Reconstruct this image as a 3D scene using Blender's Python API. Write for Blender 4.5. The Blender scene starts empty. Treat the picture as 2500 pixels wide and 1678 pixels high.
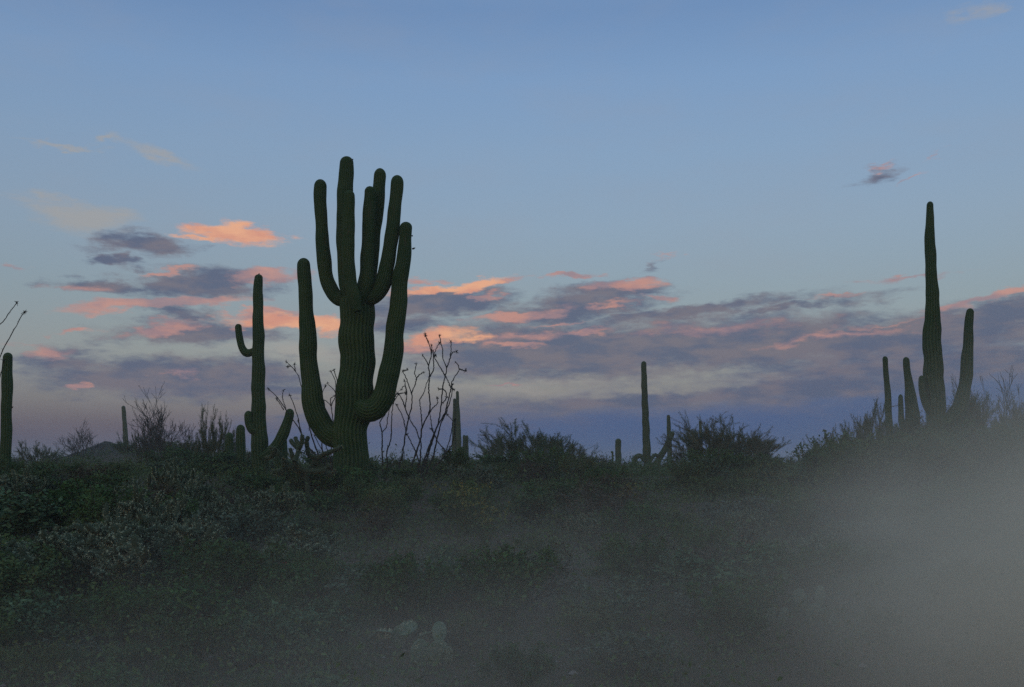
import bpy, math, random
import numpy as np
from mathutils import Vector

random.seed(7)
RS = np.random.RandomState(11)
S = bpy.context.scene
COL = S.collection
rad = math.radians

# ------------------------------------------------------------------ camera
F = 2431.0                       # focal length in photo pixels (photo 2500 x 1678)
PITCH = rad(7.06)
CAM = np.array([0.0, 0.0, 1.6])
cd = bpy.data.cameras.new("camera")
cd.lens = 35.0; cd.sensor_width = 36.0
cd.clip_start = 0.05; cd.clip_end = 20000
cam = bpy.data.objects.new("camera", cd); COL.objects.link(cam)
cam.location = CAM; cam.rotation_euler = (math.pi / 2 + PITCH, 0, 0)
S.camera = cam
_cp, _sp = math.cos(PITCH), math.sin(PITCH)

def ray(px, py):
    a = (px - 1250) / F; b = (839 - py) / F
    return np.array([a, _cp - b * _sp, _sp + b * _cp])

def at(px, py, Y):
    """world point seen at photo pixel px, py at the distance Y in front"""
    d = ray(px, py)
    return CAM + d * (Y / d[1])

def mpp(Y):
    """metres per photo pixel at distance Y"""
    return Y / F * 1.0

# ------------------------------------------------------------------ render / colour
S.view_settings.view_transform = 'Standard'
S.view_settings.look = 'None'
S.view_settings.exposure = 0.0
S.view_settings.gamma = 1.0
S.view_settings.use_curve_mapping = False
S.cycles.use_denoising = False
S.cycles.max_bounces = 6
S.cycles.diffuse_bounces = 2
S.cycles.glossy_bounces = 1
S.cycles.transmission_bounces = 2
S.cycles.transparent_max_bounces = 4
S.cycles.volume_bounces = 4
S.cycles.volume_step_rate = 1.5
S.cycles.volume_max_steps = 64

# ------------------------------------------------------------------ node helper
class NT:
    def __init__(self, nt):
        self.nt = nt; self.n = nt.nodes; self.l = nt.links
    def node(self, typ, **kw):
        nd = self.n.new(typ)
        for k, v in kw.items(): setattr(nd, k, v)
        return nd
    def put(self, sock, v):
        if isinstance(v, bpy.types.NodeSocket): self.l.new(v, sock)
        elif v is not None: sock.default_value = v
    def math(self, op, a, b=None, c=None, clamp=False):
        nd = self.node('ShaderNodeMath', operation=op, use_clamp=clamp)
        for i, v in enumerate((a, b, c)): self.put(nd.inputs[i], v)
        return nd.outputs[0]
    def vmath(self, op, a, b=None, c=None, scale=None):
        nd = self.node('ShaderNodeVectorMath', operation=op)
        self.put(nd.inputs[0], a)
        if c is not None: self.put(nd.inputs[2], c)
        if b is not None: self.put(nd.inputs[1], b)
        if scale is not None: self.put(nd.inputs['Scale'], scale)
        return nd.outputs['Value'] if op in ('LENGTH', 'DOT_PRODUCT') else nd.outputs[0]
    def noise(self, vec, scale, detail=4, rough=0.55, col=False, dist=0.0):
        nd = self.node('ShaderNodeTexNoise')
        self.put(nd.inputs['Vector'], vec); nd.inputs['Scale'].default_value = scale
        nd.inputs['Detail'].default_value = detail; nd.inputs['Roughness'].default_value = rough
        nd.inputs['Distortion'].default_value = dist
        return nd.outputs['Color' if col else 'Fac']
    def rng(self, v, a, b, c=0.0, d=1.0, smooth=True):
        nd = self.node('ShaderNodeMapRange', interpolation_type='SMOOTHSTEP' if smooth else 'LINEAR')
        self.put(nd.inputs['Value'], v)
        for k, x in zip(('From Min', 'From Max', 'To Min', 'To Max'), (a, b, c, d)): nd.inputs[k].default_value = x
        return nd.outputs[0]
    def mix(self, f, a, b, blend='MIX'):
        nd = self.node('ShaderNodeMix', data_type='RGBA', blend_type=blend)
        self.put(nd.inputs[0], f)
        for s, v in ((nd.inputs[6], a), (nd.inputs[7], b)):
            if isinstance(v, tuple) and len(v) == 3: v = (*v, 1)
            self.put(s, v)
        return nd.outputs[2]
    def ramp(self, f, stops, interp='LINEAR'):
        nd = self.node('ShaderNodeValToRGB'); r = nd.color_ramp; r.interpolation = interp
        self.put(nd.inputs[0], f)
        while len(r.elements) < len(stops): r.elements.new(0.5)
        for e, (p, c) in zip(r.elements, stops): e.position = p; e.color = (*c, 1)
        return nd.outputs[0]

def lin(r, g, b):
    f = lambda v: (v / 255 / 12.92) if v / 255 <= 0.04045 else ((v / 255 + 0.055) / 1.055) ** 2.4
    return (f(r), f(g), f(b))

# ------------------------------------------------------------------ the dusk sky (world)
W = bpy.data.worlds.new("World"); S.world = W; W.use_nodes = True
W.node_tree.nodes.clear()
T = NT(W.node_tree)
SUN_EL, SUN_ROT = 1.0, 195.0            # the sun is at the horizon behind the camera
tc = T.node('ShaderNodeTexCoord')
D = T.vmath('NORMALIZE', tc.outputs['Generated'])
sx = T.node('ShaderNodeSeparateXYZ'); T.put(sx.inputs[0], D)
el = T.math('MULTIPLY', T.math('ARCSINE', sx.outputs[2]), 180 / math.pi)      # degrees
az = T.math('MULTIPLY', T.math('ARCTAN2', sx.outputs[0], sx.outputs[1]), 180 / math.pi)

def azel(px, py):
    d = ray(px, py); d = d / np.linalg.norm(d)
    return math.degrees(math.atan2(d[0], d[1])), math.degrees(math.asin(d[2]))

def EL(y): return azel(1250, y)[1]
_e = lambda y: (EL(y) + 2) / 92.0
base = T.ramp(T.math('DIVIDE', T.math('ADD', el, 2.0), 92.0), [
    (0.0, lin(40, 62, 96)), (_e(1140), lin(44, 66, 100)), (_e(1040), lin(56, 72, 104)), (_e(960), lin(92, 100, 120)),
    (_e(880), lin(112, 117, 128)), (_e(740), lin(110, 121, 134)), (_e(560), lin(113, 127, 147)), (_e(380), lin(109, 129, 156)),
    (_e(200), lin(101, 126, 161)), (_e(30), lin(86, 112, 152)), (0.45, lin(112, 137, 167)), (1.0, lin(118, 134, 154))])
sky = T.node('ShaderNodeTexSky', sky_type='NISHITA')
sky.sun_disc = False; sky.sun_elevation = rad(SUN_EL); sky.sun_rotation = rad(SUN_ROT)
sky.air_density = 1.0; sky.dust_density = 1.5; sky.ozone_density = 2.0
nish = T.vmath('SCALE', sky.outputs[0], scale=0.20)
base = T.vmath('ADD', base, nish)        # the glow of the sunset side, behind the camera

# cloud coordinates: azimuth and elevation, stirred by noise that is drawn out along the horizon
cmb = T.node('ShaderNodeCombineXYZ'); T.put(cmb.inputs[0], az); T.put(cmb.inputs[1], el)
P0 = cmb.outputs[0]
st = T.node('ShaderNodeMapping'); st.inputs['Scale'].default_value = (0.34, 1.0, 1.0); st.inputs['Rotation'].default_value = (0, 0, rad(-3))
T.put(st.inputs[0], P0); PS = st.outputs[0]
warp = T.vmath('SUBTRACT', T.noise(PS, 0.55, 5, 0.6, col=True), (0.5, 0.5, 0.5))
warp = T.vmath('MULTIPLY', warp, (5.2, 1.7, 0.0))
fin = T.vmath('MULTIPLY', T.vmath('SUBTRACT', T.noise(PS, 2.2, 3, 0.6, col=True), (0.5, 0.5, 0.5)), (1.6, 0.75, 0.0))
P1 = T.vmath('ADD', T.vmath('ADD', P0, warp), fin)
nfine = T.noise(PS, 1.7, 9, 0.68)

DEG = 180 / math.pi / F
chain = None
def family(clouds, thr0, thr1, namp=0.55, fine=None):
    """clouds: (x, y, half width, half height, tilt, weight) in pixels of a 2336 px wide view of the photo"""
    global chain
    acc = None
    for c in clouds:
        x, y, hw, hh, t, w = c
        a0, e0 = azel(x * 1.0702, y * 1.0702)
        m = T.node('ShaderNodeMapping', vector_type='TEXTURE')
        m.inputs['Location'].default_value = (a0, e0, 0)
        m.inputs['Rotation'].default_value = (0, 0, rad(t))
        m.inputs['Scale'].default_value = (hw * 1.0702 * DEG, hh * 1.0702 * DEG, 1)
        T.put(m.inputs[0], P1 if chain is None else T.vmath('MULTIPLY_ADD', chain, (1e-6, 1e-6, 0), P1))   # one after the other, to fit the shader stack
        l = T.vmath('LENGTH', m.outputs[0])
        v = T.math('MULTIPLY', T.math('SUBTRACT', 1.85, l), w)
        acc = v if acc is None else T.math('SMOOTH_MAX', acc, v, 0.25)
        chain = acc
    n = T.math('MULTIPLY', T.math('SUBTRACT', nfine if fine is None else fine, 0.5), namp * 3)
    return T.rng(T.math('ADD', acc, n), thr0, thr1)

c_blue = family([(1700, 1005, 720, 80, 0, 1.1), (2200, 940, 460, 130, 3, 1.0), (760, 1010, 260, 45, 0, .7), (1250, 985, 200, 26, 0, .7)], 0.1, 1.5, .3)
c_pale = family([(185, 492, 95, 30, -4, 1), (130, 445, 40, 12, 0, .7), (140, 334, 75, 5, 0, .8), (240, 322, 36, 7, 10, .8),
                 (350, 352, 90, 14, -12, .75), (2240, 22, 44, 20, 0, .62), (1300, 868, 240, 12, 1, .62), (1180, 890, 190, 18, 0, .58),
                 (1770, 862, 80, 10, 8, .9), (700, 800, 180, 22, 0, .8), (1000, 715, 120, 10, 3, .7)], 0.3, 1.5, .5)
c_dark = family([(325, 560, 74, 20, 0, 1.1), (265, 603, 48, 9, 0, 1), (292, 600, 22, 12, 0, .9), (450, 652, 125, 27, 3, 1.15),
                 (215, 652, 85, 11, 0, .9), (450, 757, 150, 20, 2, 1.1), (420, 722, 60, 12, 0, .8), (380, 862, 210, 34, 0, 1.15),
                 (180, 825, 90, 18, 0, .9), (570, 850, 110, 30, 0, 1.0), (620, 885, 120, 14, 0, .9), (175, 795, 60, 14, 0, .7),
                 (1000, 692, 125, 26, 5, 1.2), (900, 735, 90, 20, 0, .9), (1415, 668, 105, 18, 3, 1.0),
                 (1300, 705, 170, 26, 7, 1.0), (1180, 765, 120, 22, 4, .9), (1330, 795, 340, 56, 0, 1.15), (1700, 780, 370, 54, 0, 1.1), (1130, 815, 150, 44, 0, .9),
                 (1560, 712, 230, 13, 5, 1.0), (1800, 702, 170, 9, 5, .8), (2120, 765, 280, 42, 7, 1.15), (2290, 720, 140, 28, 9, 1.15),
                 (2100, 835, 330, 30, 2, 1.0), (1985, 396, 46, 11, 4, .75), (1480, 607, 24, 8, 20, .55), (1920, 676, 55, 6, 4, .6),
                 (1450, 912, 290, 14, 3, .9), (1850, 890, 260, 22, 3, 1.0), (700, 960, 140, 10, 0, .45), (860, 700, 60, 40, 0, .7)],
                0.10, 1.35, .6)
c_rose = family([(620, 632, 62, 15, 6, 1.1), (365, 699, 150, 11, 6, 1.15), (355, 748, 66, 12, 10, 1.0), (600, 714, 80, 7, 4, .9),
                 (165, 752, 40, 5, 6, .8), (135, 797, 46, 14, 0, .8), (188, 879, 24, 9, 0, 1.0), (380, 622, 70, 6, 6, .8),
                 (165, 655, 55, 8, 0, .6), (400, 857, 50, 8, 0, .55), (1090, 676, 46, 6, 0, .9), (1310, 632, 52, 6, 2, .95),
                 (1440, 652, 66, 10, 3, 1.1), (1505, 676, 50, 5, -3, .7), (1190, 718, 90, 9, 8, .95), (1275, 735, 75, 4, 6, .75),
                 (1330, 757, 60, 7, 10, .85), (1170, 795, 70, 6, 0, .7), (1380, 697, 60, 6, 8, .7), (1990, 381, 44, 4, 5, .55),
                 (2135, 357, 36, 5, 18, .42), (2070, 408, 50, 4, 10, .5), (1520, 584, 50, 5, 18, .45), (1900, 772, 170, 8, 4, .6),
                 (1650, 745, 220, 14, 2, .5), (2080, 634, 100, 6, 0, .6), (2290, 672, 120, 8, 9, .95), (2000, 745, 150, 6, 6, .45),
                 (1910, 674, 60, 4, 3, .6), (1150, 645, 70, 6, 8, .7), (1150, 882, 60, 3, 2, .7), (30, 606, 30, 4, 0, .5),
                 (90, 778, 100, 3, 0, .4), (960, 790, 60, 8, 0, .8), (1210, 770, 110, 12, 6, .65), (950, 640, 40, 8, 0, .7)],
                0.3, 1.25, .5)
c_gold = family([(545, 538, 76, 19, -6, 1.15), (465, 543, 48, 6, 0, .9), (660, 733, 125, 14, 2, 1.1), (755, 738, 46, 17, 0, 1.0),
                 (1030, 655, 105, 10, 8, 1.1), (990, 768, 70, 18, 3, .95), (1070, 778, 40, 9, 0, .8), (545, 515, 30, 12, 0, .8)],
                0.35, 1.3, .5)

# the rest of the cloud deck beyond the frame: loose streaks low over the whole horizon
far = T.math('MULTIPLY', T.rng(T.noise(PS, 0.16, 5, 0.6), 0.5, 0.68), T.rng(el, 24.0, 10.0))
far = T.math('MULTIPLY', far, T.rng(T.math('ABSOLUTE', az), 29.0, 36.0))
c_dark = T.math('MAXIMUM', c_dark, T.math('MULTIPLY', far, 0.8))

tint = T.noise(PS, 0.9, 4, 0.6)
darkcol = T.mix(T.rng(tint, 0.38, 0.62), lin(88, 97, 122), lin(116, 111, 123))
rosecol = T.mix(T.rng(tint, 0.35, 0.65), lin(156, 131, 138), lin(200, 147, 134))
goldcol = T.mix(T.rng(tint, 0.35, 0.65), lin(212, 148, 128), lin(234, 174, 138))
c = T.mix(T.rng(T.noise(PS, 0.28, 7, 0.62), 0.4, 0.75, 0.0, 0.16), base, lin(150, 154, 166))      # the thinnest veil of high cloud
c = T.mix(T.math('MULTIPLY', c_blue, 0.9), c, lin(66, 92, 138))
c = T.mix(T.math('MULTIPLY', c_pale, 0.62), c, lin(168, 162, 155))
c = T.mix(T.math('MULTIPLY', c_dark, 0.9), c, darkcol)
c = T.mix(T.math('MULTIPLY', c_rose, 0.85), c, rosecol)
c = T.mix(T.math('MULTIPLY', c_gold, 0.95), c, goldcol)
c = T.mix(T.rng(el, -0.3, -2.5), c, (0.03, 0.034, 0.03))
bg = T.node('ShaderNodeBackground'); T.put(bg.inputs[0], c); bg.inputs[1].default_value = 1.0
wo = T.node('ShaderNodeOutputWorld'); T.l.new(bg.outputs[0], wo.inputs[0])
W.cycles.sampling_method = 'MANUAL'; W.cycles.sample_map_resolution = 512

# ------------------------------------------------------------------ last sun, very weak
sd = bpy.data.lights.new("sun", 'SUN'); sd.energy = 0.10; sd.angle = rad(25); sd.color = (1.0, 0.78, 0.62)
so = bpy.data.objects.new("sun", sd); COL.objects.link(so)
so.rotation_euler = (rad(80), 0, rad(-35))
so.location = (-20, -40, 20)

# ------------------------------------------------------------------ materials
def mat(name, fn, rough=0.85, spec=0.15, bump=None):
    m = bpy.data.materials.new(name); m.use_nodes = True
    t = NT(m.node_tree); t.n.clear()
    p = t.node('ShaderNodeBsdfPrincipled'); p.inputs['Roughness'].default_value = rough
    p.inputs['Specular IOR Level'].default_value = spec
    t.put(p.inputs['Base Color'], fn(t))
    if bump is not None:
        b = t.node('ShaderNodeBump'); b.inputs['Strength'].default_value = bump[1]; b.inputs['Distance'].default_value = bump[2]
        t.put(b.inputs['Height'], bump[0](t)); t.l.new(b.outputs[0], p.inputs['Normal'])
    o = t.node('ShaderNodeOutputMaterial'); t.l.new(p.outputs[0], o.inputs[0])
    return m

def obco(t): return t.node('ShaderNodeTexCoord').outputs['Object']
def tone(t): return t.node('ShaderNodeAttribute', attribute_name='tone').outputs['Fac']
def rnd(t): return t.node('ShaderNodeObjectInfo').outputs['Random']

def leafmat(name, a, b, c2):
    def fn(t):
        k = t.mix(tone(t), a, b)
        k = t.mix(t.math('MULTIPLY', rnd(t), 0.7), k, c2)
        k = t.mix(t.rng(rnd(t), 0.3, 1.0, 0.0, 0.45), k, tuple(min(0.2, x * 1.7) for x in b))
        geo = t.node('ShaderNodeNewGeometry')
        n = t.noise(geo.outputs['Position'], 1.7, 3, 0.6)
        return t.mix(t.rng(n, 0.35, 0.7, 0, 0.5), k, tuple(x * 0.55 for x in a))
    return mat(name, fn, 0.8, 0.12)

def sagmat(name, lo, hi, tan):
    def fn(t):
        o = obco(t)
        k = t.mix(t.rng(t.noise(o, 1.3, 4, 0.6), 0.35, 0.65), lo, hi)
        mp = t.node('ShaderNodeMapping'); mp.inputs['Scale'].default_value = (7, 7, 1.2); t.put(mp.inputs[0], o)
        k = t.mix(t.rng(t.noise(mp.outputs[0], 1.0, 5, 0.7), 0.55, 0.75, 0, 0.55), k, tan)      # corky scars
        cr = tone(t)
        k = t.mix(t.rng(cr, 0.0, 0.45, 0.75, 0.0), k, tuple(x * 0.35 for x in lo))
        spine = t.math('MULTIPLY', t.rng(cr, 0.60, 1.0), t.rng(t.noise(o, 5, 3, 0.6), 0.35, 0.65, 0.3, 0.9))
        return t.mix(spine, k, (0.075, 0.095, 0.04))
    return mat(name, fn, 0.75, 0.2, bump=(lambda t: t.noise(obco(t), 6, 3, 0.6), 0.3, 0.02))

M = {}
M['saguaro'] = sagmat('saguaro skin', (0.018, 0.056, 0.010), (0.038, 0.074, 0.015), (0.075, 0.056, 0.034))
M['saguaro_far'] = sagmat('saguaro skin hazed', (0.05, 0.078, 0.03), (0.075, 0.10, 0.042), (0.11, 0.095, 0.065))  # same skin for far columns, fading by distance haze put into the colour
M['bark'] = mat('bark', lambda t: t.mix(t.noise(obco(t), 14, 3), (0.035, 0.032, 0.024), (0.075, 0.07, 0.055)))
M['green_bark'] = mat('green bark', lambda t: t.mix(t.noise(obco(t), 9, 3), (0.04, 0.055, 0.026), (0.075, 0.085, 0.045)))
M['wand'] = mat('ocotillo bark', lambda t: t.mix(t.noise(obco(t), 30, 3), (0.022, 0.024, 0.020), (0.055, 0.052, 0.042)))
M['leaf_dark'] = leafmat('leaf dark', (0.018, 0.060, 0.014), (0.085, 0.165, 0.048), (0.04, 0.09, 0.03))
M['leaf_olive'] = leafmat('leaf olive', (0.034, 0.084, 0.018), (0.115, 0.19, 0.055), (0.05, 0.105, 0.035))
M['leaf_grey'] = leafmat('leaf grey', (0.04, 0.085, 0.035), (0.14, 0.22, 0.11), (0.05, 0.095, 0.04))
M['leaf_rust'] = leafmat('leaf rust', (0.06, 0.045, 0.028), (0.11, 0.085, 0.05), (0.05, 0.06, 0.03))
M['twig_green'] = leafmat('palo verde twigs', (0.06, 0.09, 0.035), (0.12, 0.16, 0.07), (0.06, 0.08, 0.04))
M['cholla'] = mat('cholla joints', lambda t: t.mix(t.noise(obco(t), 12, 3), (0.03, 0.05, 0.025), (0.06, 0.08, 0.045)))
M['spine'] = mat('cholla spines', lambda t: t.mix(tone(t), (0.20, 0.25, 0.13), (0.50, 0.56, 0.36)), 0.6, 0.2)
M['pad'] = mat('prickly pear skin', lambda t: t.mix(t.rng(t.noise(obco(t), 16, 3), 0.4, 0.6), t.mix(rnd(t), (0.08, 0.15, 0.10), (0.11, 0.17, 0.09)), (0.13, 0.19, 0.13)), 0.6, 0.25,
               bump=(lambda t: t.noise(obco(t), 60, 2), 0.3, 0.01))
M['bract'] = mat('yellow flowers', lambda t: t.mix(rnd(t), (0.20, 0.18, 0.03), (0.16, 0.16, 0.04)))
M['red'] = mat('red flowers', lambda t: t.mix(tone(t), (0.20, 0.03, 0.02), (0.34, 0.07, 0.04)))
M['grass'] = leafmat('dry grass', (0.07, 0.075, 0.035), (0.14, 0.13, 0.07), (0.06, 0.08, 0.03))
M['stone'] = mat('stone', lambda t: t.mix(t.noise(obco(t), 9, 4), (0.14, 0.12, 0.10), (0.30, 0.27, 0.24)), 0.9, 0.1)

def groundcol(t):
    g = t.node('ShaderNodeNewGeometry').outputs['Position']
    k = t.mix(t.rng(t.noise(g, 0.35, 5, 0.6), 0.35, 0.65), (0.095, 0.068, 0.05), (0.06, 0.058, 0.034))
    k = t.mix(t.rng(t.noise(g, 3.1, 5, 0.7), 0.45, 0.7, 0, 0.7), k, (0.045, 0.05, 0.025))
    return t.mix(t.rng(t.noise(g, 22, 4, 0.7), 0.55, 0.8, 0, 0.6), k, (0.16, 0.13, 0.11))
M['ground'] = mat('desert soil', groundcol, 0.95, 0.05, bump=(lambda t: t.noise(t.node('ShaderNodeNewGeometry').outputs['Position'], 9, 6, 0.7), 0.8, 0.06))
def hillcol(t):
    g = t.node('ShaderNodeNewGeometry').outputs['Position']
    k = t.mix(t.rng(t.noise(g, 0.25, 6, 0.65), 0.4, 0.62), (0.028, 0.022, 0.026), (0.026, 0.032, 0.018))
    return t.mix(t.rng(t.noise(g, 1.2, 4, 0.7), 0.5, 0.7, 0, 0.6), k, (0.025, 0.04, 0.02))
M['hill'] = mat('dark hill', hillcol, 0.95, 0.05)
M['mountain'] = mat('far mountain', lambda t: t.mix(t.noise(obco(t), 0.02, 5), (0.07, 0.06, 0.08), (0.10, 0.085, 0.10)), 0.95, 0.05)

# ------------------------------------------------------------------ mesh builder
class MB:
    def __init__(s): s.V = []; s.Q = []; s.Tt = []; s.n = 0; s.A = []; s.qm = []; s.tm = []
    def add(s, v, q=None, t=None, tone=0.5, mi=0):
        v = np.asarray(v, float); s.V.append(v)
        a = np.full(len(v), tone, float) if np.isscalar(tone) else np.asarray(tone, float)
        s.A.append(a)
        if q is not None and len(q): s.Q.append(np.asarray(q) + s.n); s.qm.append(np.full(len(q), mi))
        if t is not None and len(t): s.Tt.append(np.asarray(t) + s.n); s.tm.append(np.full(len(t), mi))
        s.n += len(v)
    def mesh(s, name, mats, smooth=False):
        V = np.concatenate(s.V); A = np.concatenate(s.A)
        Q = np.concatenate(s.Q) if s.Q else np.zeros((0, 4), int)
        R = np.concatenate(s.Tt) if s.Tt else np.zeros((0, 3), int)
        me = bpy.data.meshes.new(name)
        me.vertices.add(len(V)); me.vertices.foreach_set('co', V.ravel())
        nl = Q.size + R.size
        me.loops.add(nl); me.loops.foreach_set('vertex_index', np.concatenate([Q.ravel(), R.ravel()]).astype(np.int32))
        me.polygons.add(len(Q) + len(R))
        st = np.concatenate([np.arange(len(Q)) * 4, Q.size + np.arange(len(R)) * 3]).astype(np.int32)
        me.polygons.foreach_set('loop_start', st)
        mi = np.concatenate(([*s.qm] or [np.zeros(0)]) + ([*s.tm] or [np.zeros(0)])).astype(np.int32)
        for m in (mats if isinstance(mats, (list, tuple)) else [mats]): me.materials.append(m)
        me.polygons.foreach_set('material_index', mi)
        me.update(calc_edges=True)
        at_ = me.attributes.new('tone', 'FLOAT', 'POINT'); at_.data.foreach_set('value', A.astype(np.float32))
        me.polygons.foreach_set('use_smooth', np.full(len(me.polygons), smooth))
        me.validate()
        return me

def frames(P):
    T_ = np.gradient(P, axis=0); T_ /= np.linalg.norm(T_, axis=1)[:, None] + 1e-12
    u = np.cross(T_[0], [0.13, 1.0, 0.07]); u /= np.linalg.norm(u)
    U = np.empty_like(P)
    for i in range(len(P)):
        u = u - T_[i] * u.dot(T_[i]); u /= np.linalg.norm(u) + 1e-12; U[i] = u
    return T_, U, np.cross(T_, U)

def tube(mb, P, R, n=4, tone=0.5, mi=0, cap=False):
    P = np.asarray(P, float); R = np.asarray(R, float); m = len(P)
    _, U, B = frames(P)
    th = np.arange(n) * 2 * math.pi / n
    V = P[:, None, :] + R[:, None, None] * (np.cos(th)[None, :, None] * U[:, None, :] + np.sin(th)[None, :, None] * B[:, None, :])
    i = np.arange(m - 1)[:, None] * n; j = np.arange(n)[None, :]; k = (j + 1) % n
    q = np.stack([i + j, i + k, i + n + k, i + n + j], -1).reshape(-1, 4)
    if not np.isscalar(tone): tone = np.repeat(tone, n)
    mb.add(V.reshape(-1, 3), q, tone=tone, mi=mi)

def spline(P, n):
    """Catmull-Rom through the rows of P (any columns), about evenly spaced"""
    P = np.asarray(P, float)
    Q = np.vstack([2 * P[0] - P[1], P, 2 * P[-1] - P[-2]])
    out = []
    seg = np.linalg.norm(np.diff(P[:, :3], axis=0), axis=1); tot = seg.sum()
    for i in range(len(P) - 1):
        k = max(2, int(round(n * seg[i] / tot)))
        t = np.linspace(0, 1, k, endpoint=False)[:, None]
        a, b, c_, d = Q[i], Q[i + 1], Q[i + 2], Q[i + 3]
        out.append(0.5 * ((2 * b) + (c_ - a) * t + (2 * a - 5 * b + 4 * c_ - d) * t ** 2 + (3 * b - a - 3 * c_ + d) * t ** 3))
    out.append(P[-1:])
    return np.vstack(out)

def leaves(mb, C, size, tone=None, up=0.3, mi=0, aspect=2.0, rs=RS):
    """diamond leaves at the rows of C"""
    n = len(C)
    if n == 0: return
    d = rs.normal(size=(n, 3)); d[:, 2] += up; d /= np.linalg.norm(d, axis=1)[:, None]
    w = np.cross(d, rs.normal(size=(n, 3))); w /= np.linalg.norm(w, axis=1)[:, None]
    s_ = size * rs.uniform(0.6, 1.4, size=(n, 1))
    V = np.stack([C, C + d * s_ * 0.5 + w * s_ / aspect / 2, C + d * s_, C + d * s_ * 0.5 - w * s_ / aspect / 2], 1)
    if tone is None: tone = rs.uniform(0, 1, n)
    mb.add(V.reshape(-1, 3), np.arange(n * 4).reshape(-1, 4), tone=np.repeat(tone, 4), mi=mi)

# ------------------------------------------------------------------ objects
def prop(o, label=None, cat=None, group=None, kind=None):
    if label: o['label'] = label
    if cat: o['category'] = cat
    if group: o['group'] = group
    if kind: o['kind'] = kind
    return o
def link(name, me, parent=None, loc=None, **kw):
    o = bpy.data.objects.new(name, me); COL.objects.link(o)
    if parent is not None: o.parent = parent
    if loc is not None: o.location = loc
    return prop(o, **kw)
def empty(name, loc, rz=0, sc=1.0):
    o = bpy.data.objects.new(name, None); COL.objects.link(o)
    o.empty_display_size = 0.3; o.location = loc; o.rotation_euler = (0, 0, rz); o.scale = (sc,) * 3 if np.isscalar(sc) else sc
    return o
def dup(root, loc, rz, sc, **kw):
    c_ = root.copy(); COL.objects.link(c_)
    c_.location = loc; c_.rotation_euler = (0, 0, rz); c_.scale = (sc,) * 3 if np.isscalar(sc) else sc
    for ch in list(root.children):
        g = ch.copy(); COL.objects.link(g); g.parent = c_
    return prop(c_, **kw)

# ------------------------------------------------------------------ terrain
_wv = [(RS.uniform(0.15, 0.9), RS.uniform(0, 6.28), RS.uniform(0, 6.28)) for _ in range(10)]
def bumps(x, y):
    z = 0
    for k, a, p in _wv: z = z + np.sin(k * (x * math.cos(a) + y * math.sin(a)) + p) * 0.045 / (0.5 + k)
    return z
def H(x, y):
    x = np.asarray(x, float); y = np.asarray(y, float)
    h = 1.35 * (1 - np.exp(-np.maximum(y - 6, 0) / 22))
    h = h + bumps(x, y) * np.clip(y / 20, 0.3, 1.2)
    h = h + 2.0 * np.exp(-((x + 35) / 8) ** 2 - ((y - 112) / 26) ** 2)
    h = h - 0.9 * np.clip((y - 150) / 400, 0, 1)
    return h

ys = np.concatenate([np.linspace(-12, 12, 60), np.geomspace(12.6, 300, 120), np.geomspace(330, 12000, 24)])
us = np.concatenate([-np.geomspace(60, 1.3, 14), np.linspace(-1.2, 1.2, 150), np.geomspace(1.3, 60, 14)])
GV = []
for y in ys:
    sc_ = max(12.0, abs(y))
    x = us * sc_
    GV.append(np.stack([x, np.full_like(x, y), H(x, np.full_like(x, y))], 1))
mb = MB(); nx = len(us)
i = np.arange(len(ys) - 1)[:, None] * nx; j = np.arange(nx - 1)[None, :]
mb.add(np.concatenate(GV), np.stack([i + j, i + j + 1, i + nx + j + 1, i + nx + j], -1).reshape(-1, 4))
link('ground', mb.mesh('ground', M['ground'], True), kind='structure')

def ridge(name, m, profile, Y, depth, base_z, rough, seed, n=120, nd=30):
    """a hill with its crest along profile [(px, py)...] at distance Y, falling away before and behind"""
    rs = np.random.RandomState(seed)
    pr = np.array([at(px, py, Y) for px, py in profile])
    xs = np.linspace(pr[0, 0], pr[-1, 0], n)
    zc = np.interp(xs, pr[:, 0], pr[:, 2])
    zc += sum(np.sin(xs / depth * k + rs.uniform(0, 6)) * rough / k ** 0.8 for k in (9, 17, 31, 57))
    mb = MB(); rows = []
    for d in np.linspace(-1, 1, nd):
        f = (1 - abs(d)) ** 1.2
        wob = sum(np.sin(xs / depth * k + d * 5 + rs.uniform(0, 6)) for k in (4, 7, 11)) * rough * 0.8 * (abs(d) > 0.02)
        rows.append(np.stack([xs, np.full(n, Y + d * depth), base_z + (zc - base_z) * f + wob * f], 1))
    i = np.arange(nd - 1)[:, None] * n; j = np.arange(n - 1)[None, :]
    mb.add(np.concatenate(rows), np.stack([i + j, i + j + 1, i + n + j + 1, i + n + j], -1).reshape(-1, 4))
    return link(name, mb.mesh(name, m, True), kind='structure')

ridge('hill', M['hill'], [(60, 1150), (130, 1138), (190, 1112), (236, 1094), (262, 1074), (284, 1084), (330, 1102), (420, 1108), (560, 1120), (700, 1150)], 145, 28, 1.0, 0.18, 3)
ridge('mountain', M['mountain'], [(980, 1144), (1035, 1130), (1058, 1113), (1080, 1106), (1105, 1116), (1150, 1128), (1230, 1138), (1300, 1144)], 620, 120, 0.2, 0.5, 5, 80, 14)
ridge('mountain', M['mountain'], [(2100, 1142), (2220, 1128), (2360, 1120), (2480, 1125), (2620, 1110), (2800, 1142)], 680, 120, 0.2, 0.5, 6, 80, 14)

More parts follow.
